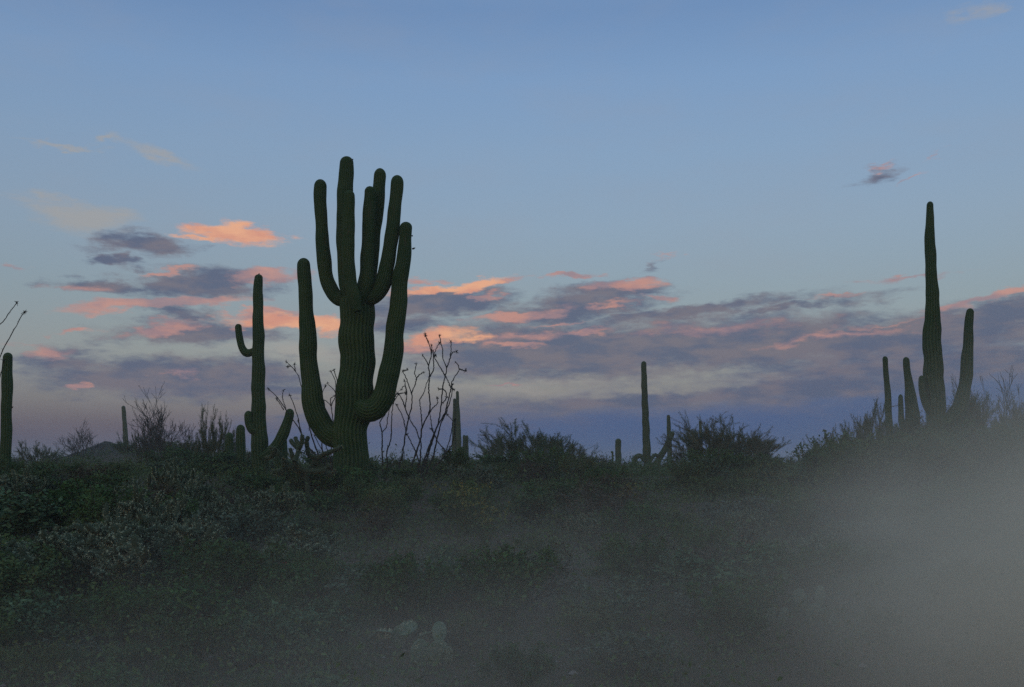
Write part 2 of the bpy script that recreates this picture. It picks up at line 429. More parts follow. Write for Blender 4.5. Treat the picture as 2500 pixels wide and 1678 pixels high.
# ------------------------------------------------------------------ saguaros
def column(pts, Y, dy=0.0, ribs=18, per=4, ring=0.07, seed=0, base_flat=False, amp=0.11, tip=1.0, loc=None):
    """pts from the root to the tip: (px, py, radius px[, extra depth m]); returns MB in world space minus loc"""
    rs = np.random.RandomState(seed + 100)
    A = []
    for p in pts:
        d = Y + dy + (p[3] if len(p) > 3 else 0)
        w = at(p[0], p[1], d)
        A.append([*w, p[2] * mpp(d)])
    A = np.array(A)
    L = np.linalg.norm(np.diff(A[:, :3], axis=0), axis=1).sum()
    n = int(min(170, max(14, L / ring)))
    C = spline(A, n)
    P, R = C[:, :3], C[:, 3].copy()
    s_ = np.concatenate([[0], np.cumsum(np.linalg.norm(np.diff(P, axis=0), axis=1))])
    # yearly growth: soft bulges and pinches, not the same on the two sides
    ph = rs.uniform(0, 6, 6)
    R *= 1 + 0.028 * np.sin(s_ * 4.1 + ph[0]) + 0.020 * np.sin(s_ * 9.7 + ph[1]) + 0.004 * np.sin(s_ * 17 + ph[2])
    P = P + np.stack([0.012 * np.sin(s_ * 5.2 + ph[3]), 0.012 * np.sin(s_ * 4.3 + ph[4]), 0 * s_], 1) * (R[:, None] / 0.25)
    # round tip: pull the last radius worth of length into a dome
    rt = R[-1]
    t = np.linspace(0, 1, 9)[1:]
    d = P[-1] - P[-2]; d /= np.linalg.norm(d)
    keep = s_ < s_[-1] - rt * 0.9 * tip
    P, R = P[keep], R[keep]; p0 = P[-1]; r0 = R[-1]
    e = C[-1, :3] - p0; el_ = np.linalg.norm(e); e = e / el_
    P = np.vstack([P, p0 + e * (el_ * np.sin(t * math.pi / 2))[:, None]])
    R = np.concatenate([R, np.maximum(r0 * np.cos(t * math.pi / 2), 0.002)])
    _, U, B = frames(P)
    N = ribs * per
    th = np.arange(N) * 2 * math.pi / N
    wv = np.cos(th * ribs)                       # 1 on a crest, -1 in a groove
    crest = 0.5 + 0.5 * wv
    prof = 1 + amp * (crest ** 0.75 - 0.78)
    lump = 1 + 0.006 * np.sin(th * 3 + ph[5])[None, :] * np.sin(s_[-1] + np.arange(len(R)) * 0.21)[:, None]
    spiky = 1 + (rs.uniform(0, 1, (len(R), N)) * 0.006) * (crest[None, :] > 0.7)
    RR = R[:, None] * prof[None, :] * lump * spiky
    V = P[:, None, :] + RR[:, :, None] * (np.cos(th)[None, :, None] * U[:, None, :] + np.sin(th)[None, :, None] * B[:, None, :])
    m = len(P)
    i = np.arange(m - 1)[:, None] * N; j = np.arange(N)[None, :]; k = (j + 1) % N
    q = np.stack([i + j, i + k, i + N + k, i + N + j], -1).reshape(-1, 4)
    if loc is not None: V = V - np.asarray(loc)
    mb = MB(); mb.add(V.reshape(-1, 3), q, tone=np.tile(crest, m))
    return mb

def saguaro(Y, trunk, arms=(), label='', m='saguaro', seed=0, group=None, ribs=18, per=4, stubs=(), amp=0.11):
    base = at(trunk[0][0], trunk[0][1], Y)
    gz = float(H(base[0], Y)); loc = (base[0], Y, gz)
    # root it in the ground
    pt = list(trunk)
    down = (trunk[0][0], 839 - 0, 0)
    g = at(trunk[0][0], trunk[0][1], Y)
    if g[2] > gz - 0.15:
        k = F / Y
        pt = [(trunk[0][0], trunk[0][1] + (g[2] - gz + 0.2) * k, trunk[0][2])] + pt
    single = not arms and not stubs
    root = None
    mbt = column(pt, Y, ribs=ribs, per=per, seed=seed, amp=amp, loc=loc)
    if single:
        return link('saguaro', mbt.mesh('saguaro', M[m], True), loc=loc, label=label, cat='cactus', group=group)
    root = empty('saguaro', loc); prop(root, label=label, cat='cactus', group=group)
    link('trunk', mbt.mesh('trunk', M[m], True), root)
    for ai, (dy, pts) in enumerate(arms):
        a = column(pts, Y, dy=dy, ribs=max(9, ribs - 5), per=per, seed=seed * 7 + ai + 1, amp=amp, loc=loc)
        link('arm', a.mesh('arm', M[m], True), root)
    for (px, py, dy, kx, s_) in stubs:                    # dried fruits and buds
        b = MB(); p = at(px, py, Y + dy) - np.array(loc); u = mpp(Y)
        tube(b, [p, p + np.array([kx * 4 * u, 0, 1 * u]), p + np.array([kx * 8 * u, 0, 3 * u])], [2.2 * u * s_, 3 * u * s_, 0.8 * u * s_], 6)
        link('dried_fruit', b.mesh('dried_fruit', M['bark'], True), root)
    return root

GRP = 'saguaro cacti scattered over the scrub'
saguaro(26, [(857, 1235, 42), (856, 1130, 41), (855, 1060, 42), (862, 1000, 44), (868, 952, 44), (872, 862, 42), (871, 800, 42), (871, 740, 43), (871, 722, 36), (871, 712, 24)],
    [(0.05, [(855, 728, 12), (834, 732, 17), (818, 722, 18), (807, 703, 18), (798, 682, 17.5), (792.5, 656, 17.3), (789.5, 618, 17), (787, 580, 16.2), (783.5, 528, 15), (782, 480, 15.4), (782, 438, 15.2)]),
     (-0.1, [(868, 745, 14), (858, 722, 20), (850, 698, 21), (845.5, 672, 19.5), (842.5, 643, 18.5), (841, 605, 19.6), (841, 554, 20), (842.5, 500, 20), (844, 440, 19.5), (845.5, 405, 17), (847, 382, 15)]),
     (-0.75, [(874, 760, 10), (864, 722, 15), (856, 690, 15), (852, 640, 15), (850, 590, 15), (851.5, 540, 15.5), (853, 500, 14), (852, 465, 12)]),
     (-0.35, [(872, 748, 12), (880, 722, 19), (890, 697, 19), (896, 665, 17), (897, 625, 16.5), (898, 585, 15.5), (900, 540, 15), (902, 495, 14.5), (903, 455, 13.5)]),
     (0.15, [(880, 745, 12), (893, 718, 17), (902, 690, 17), (906, 650, 16), (910, 605, 16), (916, 554, 16), (922, 503, 15.6), (926, 455, 15.4), (928, 411, 15)]),
     (-0.2, [(882, 732, 12), (903, 728, 19), (922, 715, 20), (935, 690, 20), (942, 656, 18.8), (949, 628, 18), (955.5, 579, 17), (962, 528, 16.4), (967, 477, 16), (970, 428, 15)]),
     (-0.3, [(868, 985, 16), (893, 1001, 27), (914, 998, 29), (930, 978, 28), (940, 952, 26.5), (952, 907, 24.5), (959, 862, 24.2), (963.5, 818, 23), (969, 773, 21.5), (973, 729, 20.5), (977, 684, 20), (984, 639, 18), (989, 595, 15.8), (992, 542, 15)]),
     (0.1, [(850, 1066, 14), (828, 1068, 24), (808, 1062, 27), (790, 1046, 27.5), (776, 1022, 27), (767, 994, 26), (761, 952, 24), (755.5, 907, 22), (751, 818, 20.5), (747.5, 751, 17.5), (744, 690, 16.4), (741, 630, 16)])],
    label='giant saguaro with eight upturned arms, the tallest and thickest cactus in the scrub', seed=1, ribs=26, per=4, group=GRP, amp=0.078,
    stubs=[(859, 391, -0.2, 0.4, .8), (1005, 577, -0.3, 0.3, .7), (1006, 608, -0.3, 1.0, .8)])

saguaro(36, [(636, 1195, 17), (636, 1130, 19), (634, 1085, 20.5), (631, 1041, 18.5), (631, 996, 17), (630.6, 929, 15.8), (630.8, 862, 14.6), (630.6, 795, 13.4), (629.5, 729, 12), (631, 690, 10.5), (631.5, 670, 9.5)],
    [(0, [(626, 850, 5), (612, 861, 9), (600, 861, 9.5), (590, 848, 9), (585, 828, 8.6), (582.5, 805, 8.3), (582, 791, 8)]),
     (-.2, [(628, 1052, 6), (616, 1050, 11), (609, 1036, 11), (607, 1020, 10.5), (606.5, 1003, 10)]),
     (-.2, [(636, 1118, 8), (656, 1106, 13), (676, 1088, 14), (691, 1062, 13.5), (700, 1034, 12), (706, 1015, 11), (708, 998, 10.5)])],
    label='slim saguaro with a small hooked arm high on its side, beside the giant many-armed one', seed=2, ribs=15, group=GRP,
    stubs=[(631.5, 670, 0, 0.2, .6)])
saguaro(38, [(687, 1200, 14), (687, 1120, 14.5), (686, 1080, 14), (686, 1062, 11)], label='stubby saguaro column under the leaning arm of the slim saguaro', seed=3, ribs=12, group=GRP)
saguaro(42, [(560, 1190, 9), (560, 1100, 9.5), (559.5, 1056, 9)], label='shorter of two blunt saguaro stumps beside the slim saguaro', seed=4, ribs=11, group=GRP)
saguaro(40, [(588, 1190, 10.5), (588, 1090, 11), (587, 1037, 10.5)], label='taller of two blunt saguaro stumps, next to the slim saguaro trunk', seed=5, ribs=11, group=GRP)
saguaro(30, [(14, 1190, 13), (14, 1109, 12.5), (16, 1000, 12.3), (17, 930, 12.5), (18, 890, 11.5), (19, 861, 10.8)], label='armless saguaro column at the left edge, under ocotillo wands', seed=6, ribs=14, group=GRP,
        stubs=[(27, 996, 0, 0.6, .7)])
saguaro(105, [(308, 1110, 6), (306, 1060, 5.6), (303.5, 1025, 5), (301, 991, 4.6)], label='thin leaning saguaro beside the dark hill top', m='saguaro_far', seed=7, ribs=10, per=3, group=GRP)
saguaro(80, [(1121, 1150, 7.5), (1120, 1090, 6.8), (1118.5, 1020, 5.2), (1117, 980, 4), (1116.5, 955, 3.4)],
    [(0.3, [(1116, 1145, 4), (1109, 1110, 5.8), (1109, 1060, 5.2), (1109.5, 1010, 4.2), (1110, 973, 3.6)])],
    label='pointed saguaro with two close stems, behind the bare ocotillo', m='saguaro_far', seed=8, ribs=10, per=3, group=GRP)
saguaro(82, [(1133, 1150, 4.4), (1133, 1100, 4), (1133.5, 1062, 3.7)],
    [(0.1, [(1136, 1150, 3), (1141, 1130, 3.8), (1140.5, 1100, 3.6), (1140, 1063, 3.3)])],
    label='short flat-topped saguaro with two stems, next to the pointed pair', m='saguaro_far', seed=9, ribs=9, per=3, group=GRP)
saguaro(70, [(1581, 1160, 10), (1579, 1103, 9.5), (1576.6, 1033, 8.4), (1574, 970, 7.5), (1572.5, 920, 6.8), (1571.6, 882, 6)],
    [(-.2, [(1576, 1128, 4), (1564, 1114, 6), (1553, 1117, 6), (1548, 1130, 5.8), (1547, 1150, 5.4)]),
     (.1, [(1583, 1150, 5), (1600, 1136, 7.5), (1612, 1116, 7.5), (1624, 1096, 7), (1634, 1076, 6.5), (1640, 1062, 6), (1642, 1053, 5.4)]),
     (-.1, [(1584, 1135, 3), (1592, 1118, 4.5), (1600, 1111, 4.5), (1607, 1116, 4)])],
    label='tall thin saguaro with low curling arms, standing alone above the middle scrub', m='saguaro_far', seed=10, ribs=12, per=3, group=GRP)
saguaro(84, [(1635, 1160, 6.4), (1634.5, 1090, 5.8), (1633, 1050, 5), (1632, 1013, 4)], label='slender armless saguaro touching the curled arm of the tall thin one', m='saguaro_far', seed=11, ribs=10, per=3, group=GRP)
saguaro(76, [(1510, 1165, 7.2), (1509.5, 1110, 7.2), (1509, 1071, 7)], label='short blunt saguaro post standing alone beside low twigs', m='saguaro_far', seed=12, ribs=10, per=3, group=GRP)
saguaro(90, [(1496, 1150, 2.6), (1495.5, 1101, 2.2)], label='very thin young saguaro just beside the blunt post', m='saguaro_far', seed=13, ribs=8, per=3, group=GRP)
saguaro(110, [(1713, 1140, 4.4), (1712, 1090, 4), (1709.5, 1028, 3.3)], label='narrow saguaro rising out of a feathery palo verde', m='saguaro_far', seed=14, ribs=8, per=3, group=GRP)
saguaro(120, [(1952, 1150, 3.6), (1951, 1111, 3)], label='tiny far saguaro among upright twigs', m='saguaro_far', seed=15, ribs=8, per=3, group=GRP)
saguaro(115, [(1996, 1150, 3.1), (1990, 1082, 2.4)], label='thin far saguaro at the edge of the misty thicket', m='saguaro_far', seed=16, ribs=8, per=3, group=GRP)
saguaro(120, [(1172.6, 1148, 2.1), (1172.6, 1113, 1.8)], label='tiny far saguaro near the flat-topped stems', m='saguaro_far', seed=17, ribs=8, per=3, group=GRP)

saguaro(33, [(2291, 1150, 20), (2288, 1060, 21), (2285.7, 1003, 22), (2281, 941, 22.8), (2278.6, 896, 22.6), (2275.5, 830, 21), (2275.5, 800, 20), (2277, 770, 18), (2277, 735, 15.8), (2274, 673, 13.4), (2272, 629, 13.2), (2270, 560, 11), (2270.5, 525, 9), (2271.4, 492, 7.2)],
    [(-.1, [(2280, 1012, 6), (2266, 1000, 9), (2257, 975, 9), (2252, 945, 8.2), (2250, 917, 7.2)]),
     (0, [(2292, 1040, 9), (2315, 1028, 17), (2334, 1008, 18), (2347, 984, 17), (2356, 941, 14.8), (2361, 890, 14), (2363.5, 850, 12.5), (2364.5, 807, 10.8), (2369.5, 753, 8.2)])],
    label='tall tapering saguaro with one high raised arm, rising out of the mist', seed=20, ribs=16, group=GRP)
saguaro(37, [(2230, 1130, 18), (2228, 1040, 18), (2225.4, 986, 14.5), (2218, 930, 9.6), (2214, 900, 8.2), (2212, 872, 7)],
    [(-.1, [(2214, 1060, 6), (2202, 1035, 7), (2199.5, 1000, 6), (2199, 963, 5.4)])],
    label='short tapering saguaro leaning over a small stub, in the mist', seed=21, ribs=13, group=GRP)
saguaro(40, [(2174, 1130, 9), (2170, 1020, 8.2), (2166, 941, 7), (2162, 900, 6.2), (2160.7, 870, 6)], label='thin flat-topped saguaro, first of the misty cluster', seed=22, ribs=11, group=GRP)

# ------------------------------------------------------------------ ocotillos
def ocotillo(Y, base_px, wands, cv, label, r0=2.6, seed=0):
    rs = np.random.RandomState(seed)
    b = at(base_px, 1150, Y); gz = float(H(b[0], Y)); loc = np.array([b[0], Y, gz])
    root = empty('ocotillo', loc); prop(root, label=label, cat='shrub', group='bare ocotillos')
    gy = 839 + F * math.tan(PITCH + 0) - (gz - 1.6) * F / Y
    for wi, (kind, pts) in enumerate(wands):
        p = [cv(*q) for q in pts]
        d0 = rs.uniform(-0.4, 0.4)
        mb = MB()
        if kind == 'm': p = [(base_px + (p[0][0] - base_px) * 0.35, gy + 6)] + p
        else: d0 = wands_d.get(tuple(pts[0]), d0)
        wands_d.update({tuple(q): d0 * (i + 1) / len(pts) for i, q in enumerate(pts)})
        A = []
        for i, (x, y) in enumerate(p):
            t = i / (len(p) - 1)
            A.append([*at(x, y, Y + d0 * t), 0])
        A = np.array(A) - [*loc, 0]
        C = spline(A, max(10, len(p) * 6))[:, :3]
        n = len(C); C = C + rs.normal(size=C.shape) * 0.006
        ra = r0 * mpp(Y) * (np.linspace(1, 0.42, n) if kind == 'm' else np.linspace(0.62, 0.34, n))
        ra = ra * rs.uniform(0.85, 1.2, n)
        tube(mb, C, ra, 5)
        # thorns and short dry leaf stubs
        for k in range(0, n - 1):
            for _ in range(2):
                s_ = C[k] + (C[k + 1] - C[k]) * rs.uniform(); dd = rs.normal(size=3); dd[2] += .6; dd /= np.linalg.norm(dd)
                tube(mb, [s_, s_ + dd * rs.uniform(0.02, 0.05)], [0.006, 0.002], 3)
        # dead seed head at the end
        tipn = rs.randint(6, 16)
        e = C[-1]
        for _ in range(tipn):
            dd = rs.normal(size=3); dd[2] += .5; dd /= np.linalg.norm(dd)
            tube(mb, [e, e + dd * rs.uniform(0.03, 0.09)], [0.010, 0.005], 3)
        link('wand', mb.mesh('wand', M['wand']), root)
    return root
wands_d = {}
cvA = lambda u, v: (900 + u / 4.125, 780 + v / 4.125)
ocotillo(30, 1028, [
    ('m', [(310, 1530), (345, 1340), (375, 1130), (405, 990), (435, 860), (432, 745), (390, 630), (345, 520)]),
    ('b', [(345, 520), (365, 516), (390, 510)]),
    ('b', [(432, 745), (480, 605), (463, 545), (480, 455)]), ('b', [(480, 605), (497, 572), (545, 538)]),
    ('b', [(405, 990), (370, 895), (385, 780), (375, 690), (345, 675), (325, 715)]), ('b', [(370, 895), (330, 790), (292, 745)]),
    ('b', [(375, 1130), (345, 990), (278, 860)]), ('b', [(378, 760), (365, 620)]),
    ('m', [(430, 1520), (480, 1340), (520, 1220), (540, 1090), (600, 960), (620, 870), (605, 700), (615, 580), (605, 470), (632, 340), (600, 230), (563, 152)]),
    ('b', [(615, 580), (655, 500), (655, 370), (712, 238)]), ('b', [(540, 1090), (528, 950), (517, 815), (555, 745), (580, 660), (607, 590)]),
    ('b', [(605, 470), (575, 410), (542, 363)]), ('b', [(600, 960), (650, 890), (695, 840), (690, 790)]),
    ('b', [(632, 340), (635, 265)]), ('b', [(655, 370), (680, 365)]), ('b', [(600, 230), (575, 165)]),
    ('m', [(545, 1480), (620, 1250), (700, 1050), (725, 900), (745, 700), (770, 570), (785, 490), (750, 400), (745, 310), (712, 168)]),
    ('b', [(785, 490), (825, 370), (832, 225)]), ('b', [(825, 370), (845, 335), (885, 326)]), ('b', [(770, 570), (690, 430), (655, 370), (645, 320)]),
    ('m', [(560, 1500), (650, 1200), (700, 1060), (760, 960), (800, 820), (830, 690), (850, 610), (912, 500), (880, 430)]),
    ('b', [(912, 500), (945, 512), (975, 522)]), ('b', [(830, 690), (790, 600), (770, 560)]), ('b', [(745, 700), (775, 730), (790, 790)]), ('b', [(745, 700), (705, 708)]),
    ('m', [(600, 1500), (650, 1380), (690, 1200), (735, 1030), (790, 920), (835, 760), (845, 660)]),
    ('m', [(500, 1500), (520, 1400), (525, 1250), (500, 1180), (480, 1110), (440, 1050), (405, 990)]),
    ('m', [(520, 1500), (495, 1400), (470, 1320), (385, 1160)]),
    ('m', [(640, 1520), (770, 1360), (690, 1220), (630, 1100)]), ('b', [(690, 1220), (640, 1100), (615, 950)]),
    ('b', [(770, 1360), (820, 1200), (845, 1030), (792, 965)]), ('b', [(770, 1360), (830, 1280), (860, 1180), (870, 1010)]),
    ('b', [(795, 780), (745, 850)]), ('b', [(840, 700), (865, 712)])],
    cvA, 'bare ocotillo with many kinked wands, on the far side of the giant saguaro', r0=2.4, seed=31)
ocotillo(31, 938, [
    ('m', [(140, 1480), (137, 1300), (133, 1140), (115, 1040), (165, 960), (210, 880), (255, 790), (290, 745)]),
    ('b', [(135, 1140), (178, 1085), (190, 1000), (210, 890)]),
    ('m', [(185, 1480), (187, 1330), (225, 1200), (230, 1050), (248, 850), (300, 755)]),
    ('b', [(300, 755), (330, 745), (372, 740)]), ('b', [(248, 850), (270, 770)])],
    cvA, 'small two-stemmed ocotillo under the drooping side of the giant saguaro', r0=2.1, seed=32)
cvB = lambda u, v: (500 + u / 2.24, 550 + v / 2.24)
ocotillo(31, 806, [
    ('m', [(650, 1330), (600, 1200), (560, 1060), (525, 870), (495, 800), (445, 745)]), ('b', [(495, 800), (490, 760)]), ('b', [(470, 770), (450, 775)]),
    ('m', [(630, 1330), (560, 1200), (500, 1090), (445, 1010), (385, 930), (345, 895)]), ('b', [(445, 1010), (425, 945), (430, 905)]), ('b', [(430, 1010), (395, 950)]),
    ('m', [(650, 1300), (545, 1190), (500, 1020), (465, 930)]), ('m', [(640, 1350), (560, 1230), (510, 1070)]),
    ('m', [(665, 1330), (640, 1200), (655, 1000), (640, 930), (660, 880)]), ('b', [(640, 930), (625, 880)]),
    ('m', [(690, 1330), (690, 1200), (700, 1100), (690, 990), (640, 950)]), ('b', [(690, 990), (715, 920), (668, 865)]), ('b', [(690, 990), (688, 950), (708, 935)]),
    ('m', [(700, 1330), (710, 1100), (716, 880), (690, 800)]), ('b', [(728, 860), (705, 793)]),
    ('m', [(670, 1350), (620, 1250), (575, 1120)]), ('m', [(700, 1350), (650, 1250), (600, 1150)]), ('m', [(705, 1350), (670, 1230), (640, 1150)])],
    cvB, 'fan of thin ocotillo wands between the giant saguaro and the slim one', r0=1.9, seed=33)
cvC = lambda u, v: (u, v)
ocotillo(24, -62, [
    ('m', [(-50, 1080), (-30, 960), (0, 870), (22, 828), (40, 795), (59, 763)]), ('m', [(-55, 1080), (-40, 930), (-14, 812), (8, 786), (25, 760), (41, 740)]),
    ('m', [(-70, 1080), (-90, 900), (-120, 760)]), ('m', [(-62, 1080), (-60, 880), (-72, 700)]), ('m', [(-50, 1090), (-30, 1000), (4, 905), (9, 880)]),
    ('m', [(-75, 1090), (-120, 960), (-170, 850)])],
    cvC, 'ocotillo at the left edge reaching thorny wands over the armless column', r0=2.2, seed=34)

# ------------------------------------------------------------------ plants: prototypes
def grow(rs, p, d, L, r, depth, out, spread, bend, curl=0.0, kids=(2, 3), shrink=0.72):
    """recursive branch; out gets (points, radii, depth)"""
    n = 5
    P = [p]; dd = d.copy()
    for i in range(n - 1):
        dd = dd + rs.normal(size=3) * bend; dd[2] += curl
        dd /= np.linalg.norm(dd); P.append(P[-1] + dd * L / (n - 1))
    P = np.array(P)
    r1 = r * (0.62 if depth > 0 else 0.4)
    out.append((P, np.linspace(r, r1, n), depth))
    if depth <= 0: return
    for k in range(rs.randint(kids[0], kids[1] + 1)):
        t = rs.uniform(0.35, 1.0) if k else 1.0
        q = P[min(n - 1, int(round(t * (n - 1))))]
        nd = dd + rs.normal(size=3) * spread; nd /= np.linalg.norm(nd)
        grow(rs, q, nd, L * shrink * rs.uniform(0.75, 1.2), r1, depth - 1, out, spread, bend, curl, kids, shrink)

def sweep(mb, br, mn=0.0, sides=(5, 4, 3), tone=0.5):
    for P, R, d in br:
        tube(mb, P, np.maximum(R, mn), sides[0] if d >= 3 else sides[1] if d == 2 else sides[2], tone=tone)

def bush(name, seed, h, w, stems, depth, nleaf, leaf, lm, tm='bark', curl=0.05, twig=0.004, spread=0.45, up=0.3, aspect=2.0):
    rs = np.random.RandomState(seed); br = []
    for i in range(stems):
        a = rs.uniform(0, 6.283); s_ = rs.uniform(0.1, 1.0) ** 0.7
        d = np.array([math.cos(a) * s_ * w / h, math.sin(a) * s_ * w / h, 1.0]); d /= np.linalg.norm(d)
        L = h * 0.46 * rs.uniform(0.7, 1.15)
        grow(rs, np.array([math.cos(a), math.sin(a), 0]) * 0.05 * w, d, L, h * 0.012, depth, br, spread, 0.12, curl, (2, 3), 0.62)
    st = MB(); sweep(st, br, twig)
    fo = MB()
    tips = [b for b in br if b[2] <= 1]
    C = []
    per = max(2, nleaf // max(1, len(tips)))
    for P, R, d in tips:
        t = rs.uniform(0, 1, per) ** 0.7 * (len(P) - 1)
        k = np.minimum(t.astype(int), len(P) - 2); f = (t - k)[:, None]
        C.append(P[k] * (1 - f) + P[k + 1] * f + rs.normal(size=(per, 3)) * leaf * 0.7)
    C = np.concatenate(C)
    C = C[C[:, 2] > 0.01]
    rr = np.hypot(C[:, 0], C[:, 1]); C = C[(rr < np.percentile(rr, 97.5)) & (C[:, 2] < np.percentile(C[:, 2], 99.3))]      # no stray leaves
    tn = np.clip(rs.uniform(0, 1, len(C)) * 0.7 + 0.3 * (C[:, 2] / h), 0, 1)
    leaves(fo, C, leaf, tone=tn, up=up, aspect=aspect, rs=rs)
    zmax = max(C[:, 2].max(), 0.01); wid = np.percentile(np.hypot(C[:, 0], C[:, 1]), 96)
    sc_ = np.array([w / wid, w / wid, h / zmax])
    root = empty(name, (0, 0, 0))
    for v in st.V: v *= sc_
    for v in fo.V: v *= sc_
    link('stems', st.mesh('stems', M[tm]), root)
    link('foliage', fo.mesh('foliage', M[lm]), root)
    return root

def wipe(roots):
    for r in roots:
        for ch in list(r.children): bpy.data.objects.remove(ch)
        bpy.data.objects.remove(r)

protos = []
# unit-height prototypes (height 1, half width given)
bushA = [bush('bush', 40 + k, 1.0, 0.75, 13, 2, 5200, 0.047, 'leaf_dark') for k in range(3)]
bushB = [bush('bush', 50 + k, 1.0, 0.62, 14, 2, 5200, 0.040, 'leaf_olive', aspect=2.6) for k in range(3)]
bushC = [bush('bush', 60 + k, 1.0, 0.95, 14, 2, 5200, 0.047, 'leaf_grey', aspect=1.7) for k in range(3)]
bushD = [bush('bush', 70 + k, 1.0, 0.8, 12, 2, 1500, 0.04, 'leaf_rust', twig=0.005) for k in range(2)]
broom = [bush('broom_bush', 80 + k, 1.0, 0.42, 14, 2, 500, 0.035, 'leaf_olive', tm='green_bark', curl=0.16, spread=0.22, twig=0.008, aspect=4) for k in range(2)]
protos += bushA + bushB + bushC + bushD + broom

def palo(seed, h, w, depth, leafn, lm='twig_green', tm='green_bark', twig=0.010, leaf=0.07, spread=0.24, stems=12):
    rs = np.random.RandomState(seed); br = []
    for i in range(stems):
        a = i * 6.283 / stems * 2.4 + rs.uniform(-.5, .5); s_ = (i + .5) / stems * 1.5
        d = np.array([math.cos(a) * s_, math.sin(a) * s_, 1.0]); d /= np.linalg.norm(d)
        grow(rs, np.array([math.cos(a), math.sin(a), 0]) * .03, d, h * 0.27 * rs.uniform(.75, 1.1), h * 0.012, depth, br, spread, 0.10, 0.05, (2, 3), 0.80)
    trunk, crown = MB(), MB()
    sweep(trunk, [b for b in br if b[2] >= depth - 1], twig)
    tw = [b for b in br if b[2] < depth - 1]
    sweep(crown, tw, twig, sides=(4, 3, 3), tone=0.2)
    if leafn:
        tips = [b for b in tw if b[2] <= 1]; per = max(1, leafn // len(tips)); C = []
        for P, R, d in tips:
            t = rs.uniform(0, 1, per) * (len(P) - 1); k = np.minimum(t.astype(int), len(P) - 2); f = (t - k)[:, None]
            C.append(P[k] * (1 - f) + P[k + 1] * f + rs.normal(size=(per, 3)) * leaf * 0.5)
        leaves(crown, np.concatenate(C), leaf, up=0.5, aspect=4.0, rs=rs)
    allv = np.concatenate(crown.V); zt = np.percentile(allv[:, 2], 98.5); wd = np.percentile(np.hypot(allv[:, 0], allv[:, 1]), 94)
    for m_ in (trunk, crown):
        for v in m_.V: v *= np.array([w / wd, w / wd, h / zt])
    root = empty('palo_verde_tree', (0, 0, 0))
    link('trunk', trunk.mesh('trunk', M[tm]), root)
    link('crown', crown.mesh('crown', M[lm]), root)
    return root
paloL = [palo(90 + k, 1.0, 0.62, 4, 42000, twig=0.0019, leaf=0.0145) for k in range(3)]       # leafy
paloB = [palo(96 + k, 1.0, 0.62, 5, 900, lm='bark', tm='bark', twig=0.0022, leaf=0.018, spread=.32, stems=8) for k in range(2)]   # bare
protos += paloL + paloB

def cholla(seed, h, w, n0=4, depth=4, spn=30, jr=0.035, pale=1.0):
    rs = np.random.RandomState(seed)
    J = []
    def jn(p, d, L, dep):
        q = p + d * L; J.append((p, q))
        if dep <= 0: return
        for k in range(rs.choice([1, 2, 2, 3])):
            nd = d * 0.6 + rs.normal(size=3) * 0.75; nd[2] = abs(nd[2]) * 0.7 + 0.15; nd /= np.linalg.norm(nd)
            jn(q, nd, L * rs.uniform(0.75, 1.05), dep - 1)
    for i in range(n0):
        a = rs.uniform(0, 6.283); d = np.array([math.cos(a) * 0.8, math.sin(a) * .8, 1.0]); d /= np.linalg.norm(d)
        jn(np.array([math.cos(a), math.sin(a), 0]) * 0.08, d, 0.2, depth)
    allp = np.array([q for _, q in J]); sc_ = np.array([w / (np.abs(allp[:, :2]).max() + .05)] * 2 + [h / (allp[:, 2].max() + .05)])
    st, sp = MB(), MB()
    for p, q in J:
        p = p * sc_; q = q * sc_
        P = p + (q - p) * np.linspace(-0.05, 1.03, 6)[:, None]
        tube(st, P, jr * np.array([0.5, 0.95, 1.05, 1.05, 0.9, 0.3]), 7)
        ax = (q - p) / (np.linalg.norm(q - p) + 1e-9)
        t = rs.uniform(0, 1.02, spn); dd = rs.normal(size=(spn, 3)); dd -= (dd @ ax)[:, None] * ax * 0.8; dd /= np.linalg.norm(dd, axis=1)[:, None]
        o = p + (q - p) * t[:, None] + dd * jr * 0.9
        e = o + dd * jr * rs.uniform(0.5, 1.1, (spn, 1))
        wv = np.cross(dd, rs.normal(size=(spn, 3))); wv /= np.linalg.norm(wv, axis=1)[:, None]; wv *= 0.0035
        V = np.stack([o - wv, o + wv, e], 1).reshape(-1, 3)
        sp.add(V, t=np.arange(spn * 3).reshape(-1, 3), tone=np.repeat(rs.uniform(0, 1, spn) * pale, 3))
    root = empty('cholla', (0, 0, 0))
    link('joints', st.mesh('joints', M['cholla'], True), root)
    link('spines', sp.mesh('spines', M['spine']), root)
    return root
chol = [cholla(110 + k, 1.0, 0.75, 7, 4, 60) for k in range(3)]
protos += chol

def place(ps, x, y, hgt, wide=1.0, k=None, sink=0.03, **kw):
    p = ps[random.randrange(len(ps)) if k is None else k]
    return dup(p, (x, y, float(H(x, y)) - sink), random.uniform(0, 6.28), (hgt * wide, hgt * wide, hgt), **kw)

def place_px(ps, px, top, Y, wpx=None, half=0.62, **kw):
    """a plant whose top shows at photo row top, at distance Y"""
    t = at(px, top, Y); g = float(H(t[0], Y)); h = t[2] - g + 0.03
    wide = 1.0 if wpx is None else (wpx * 0.5 * mpp(Y)) / (half * h)
    return place(ps, t[0], Y, h, wide, **kw)

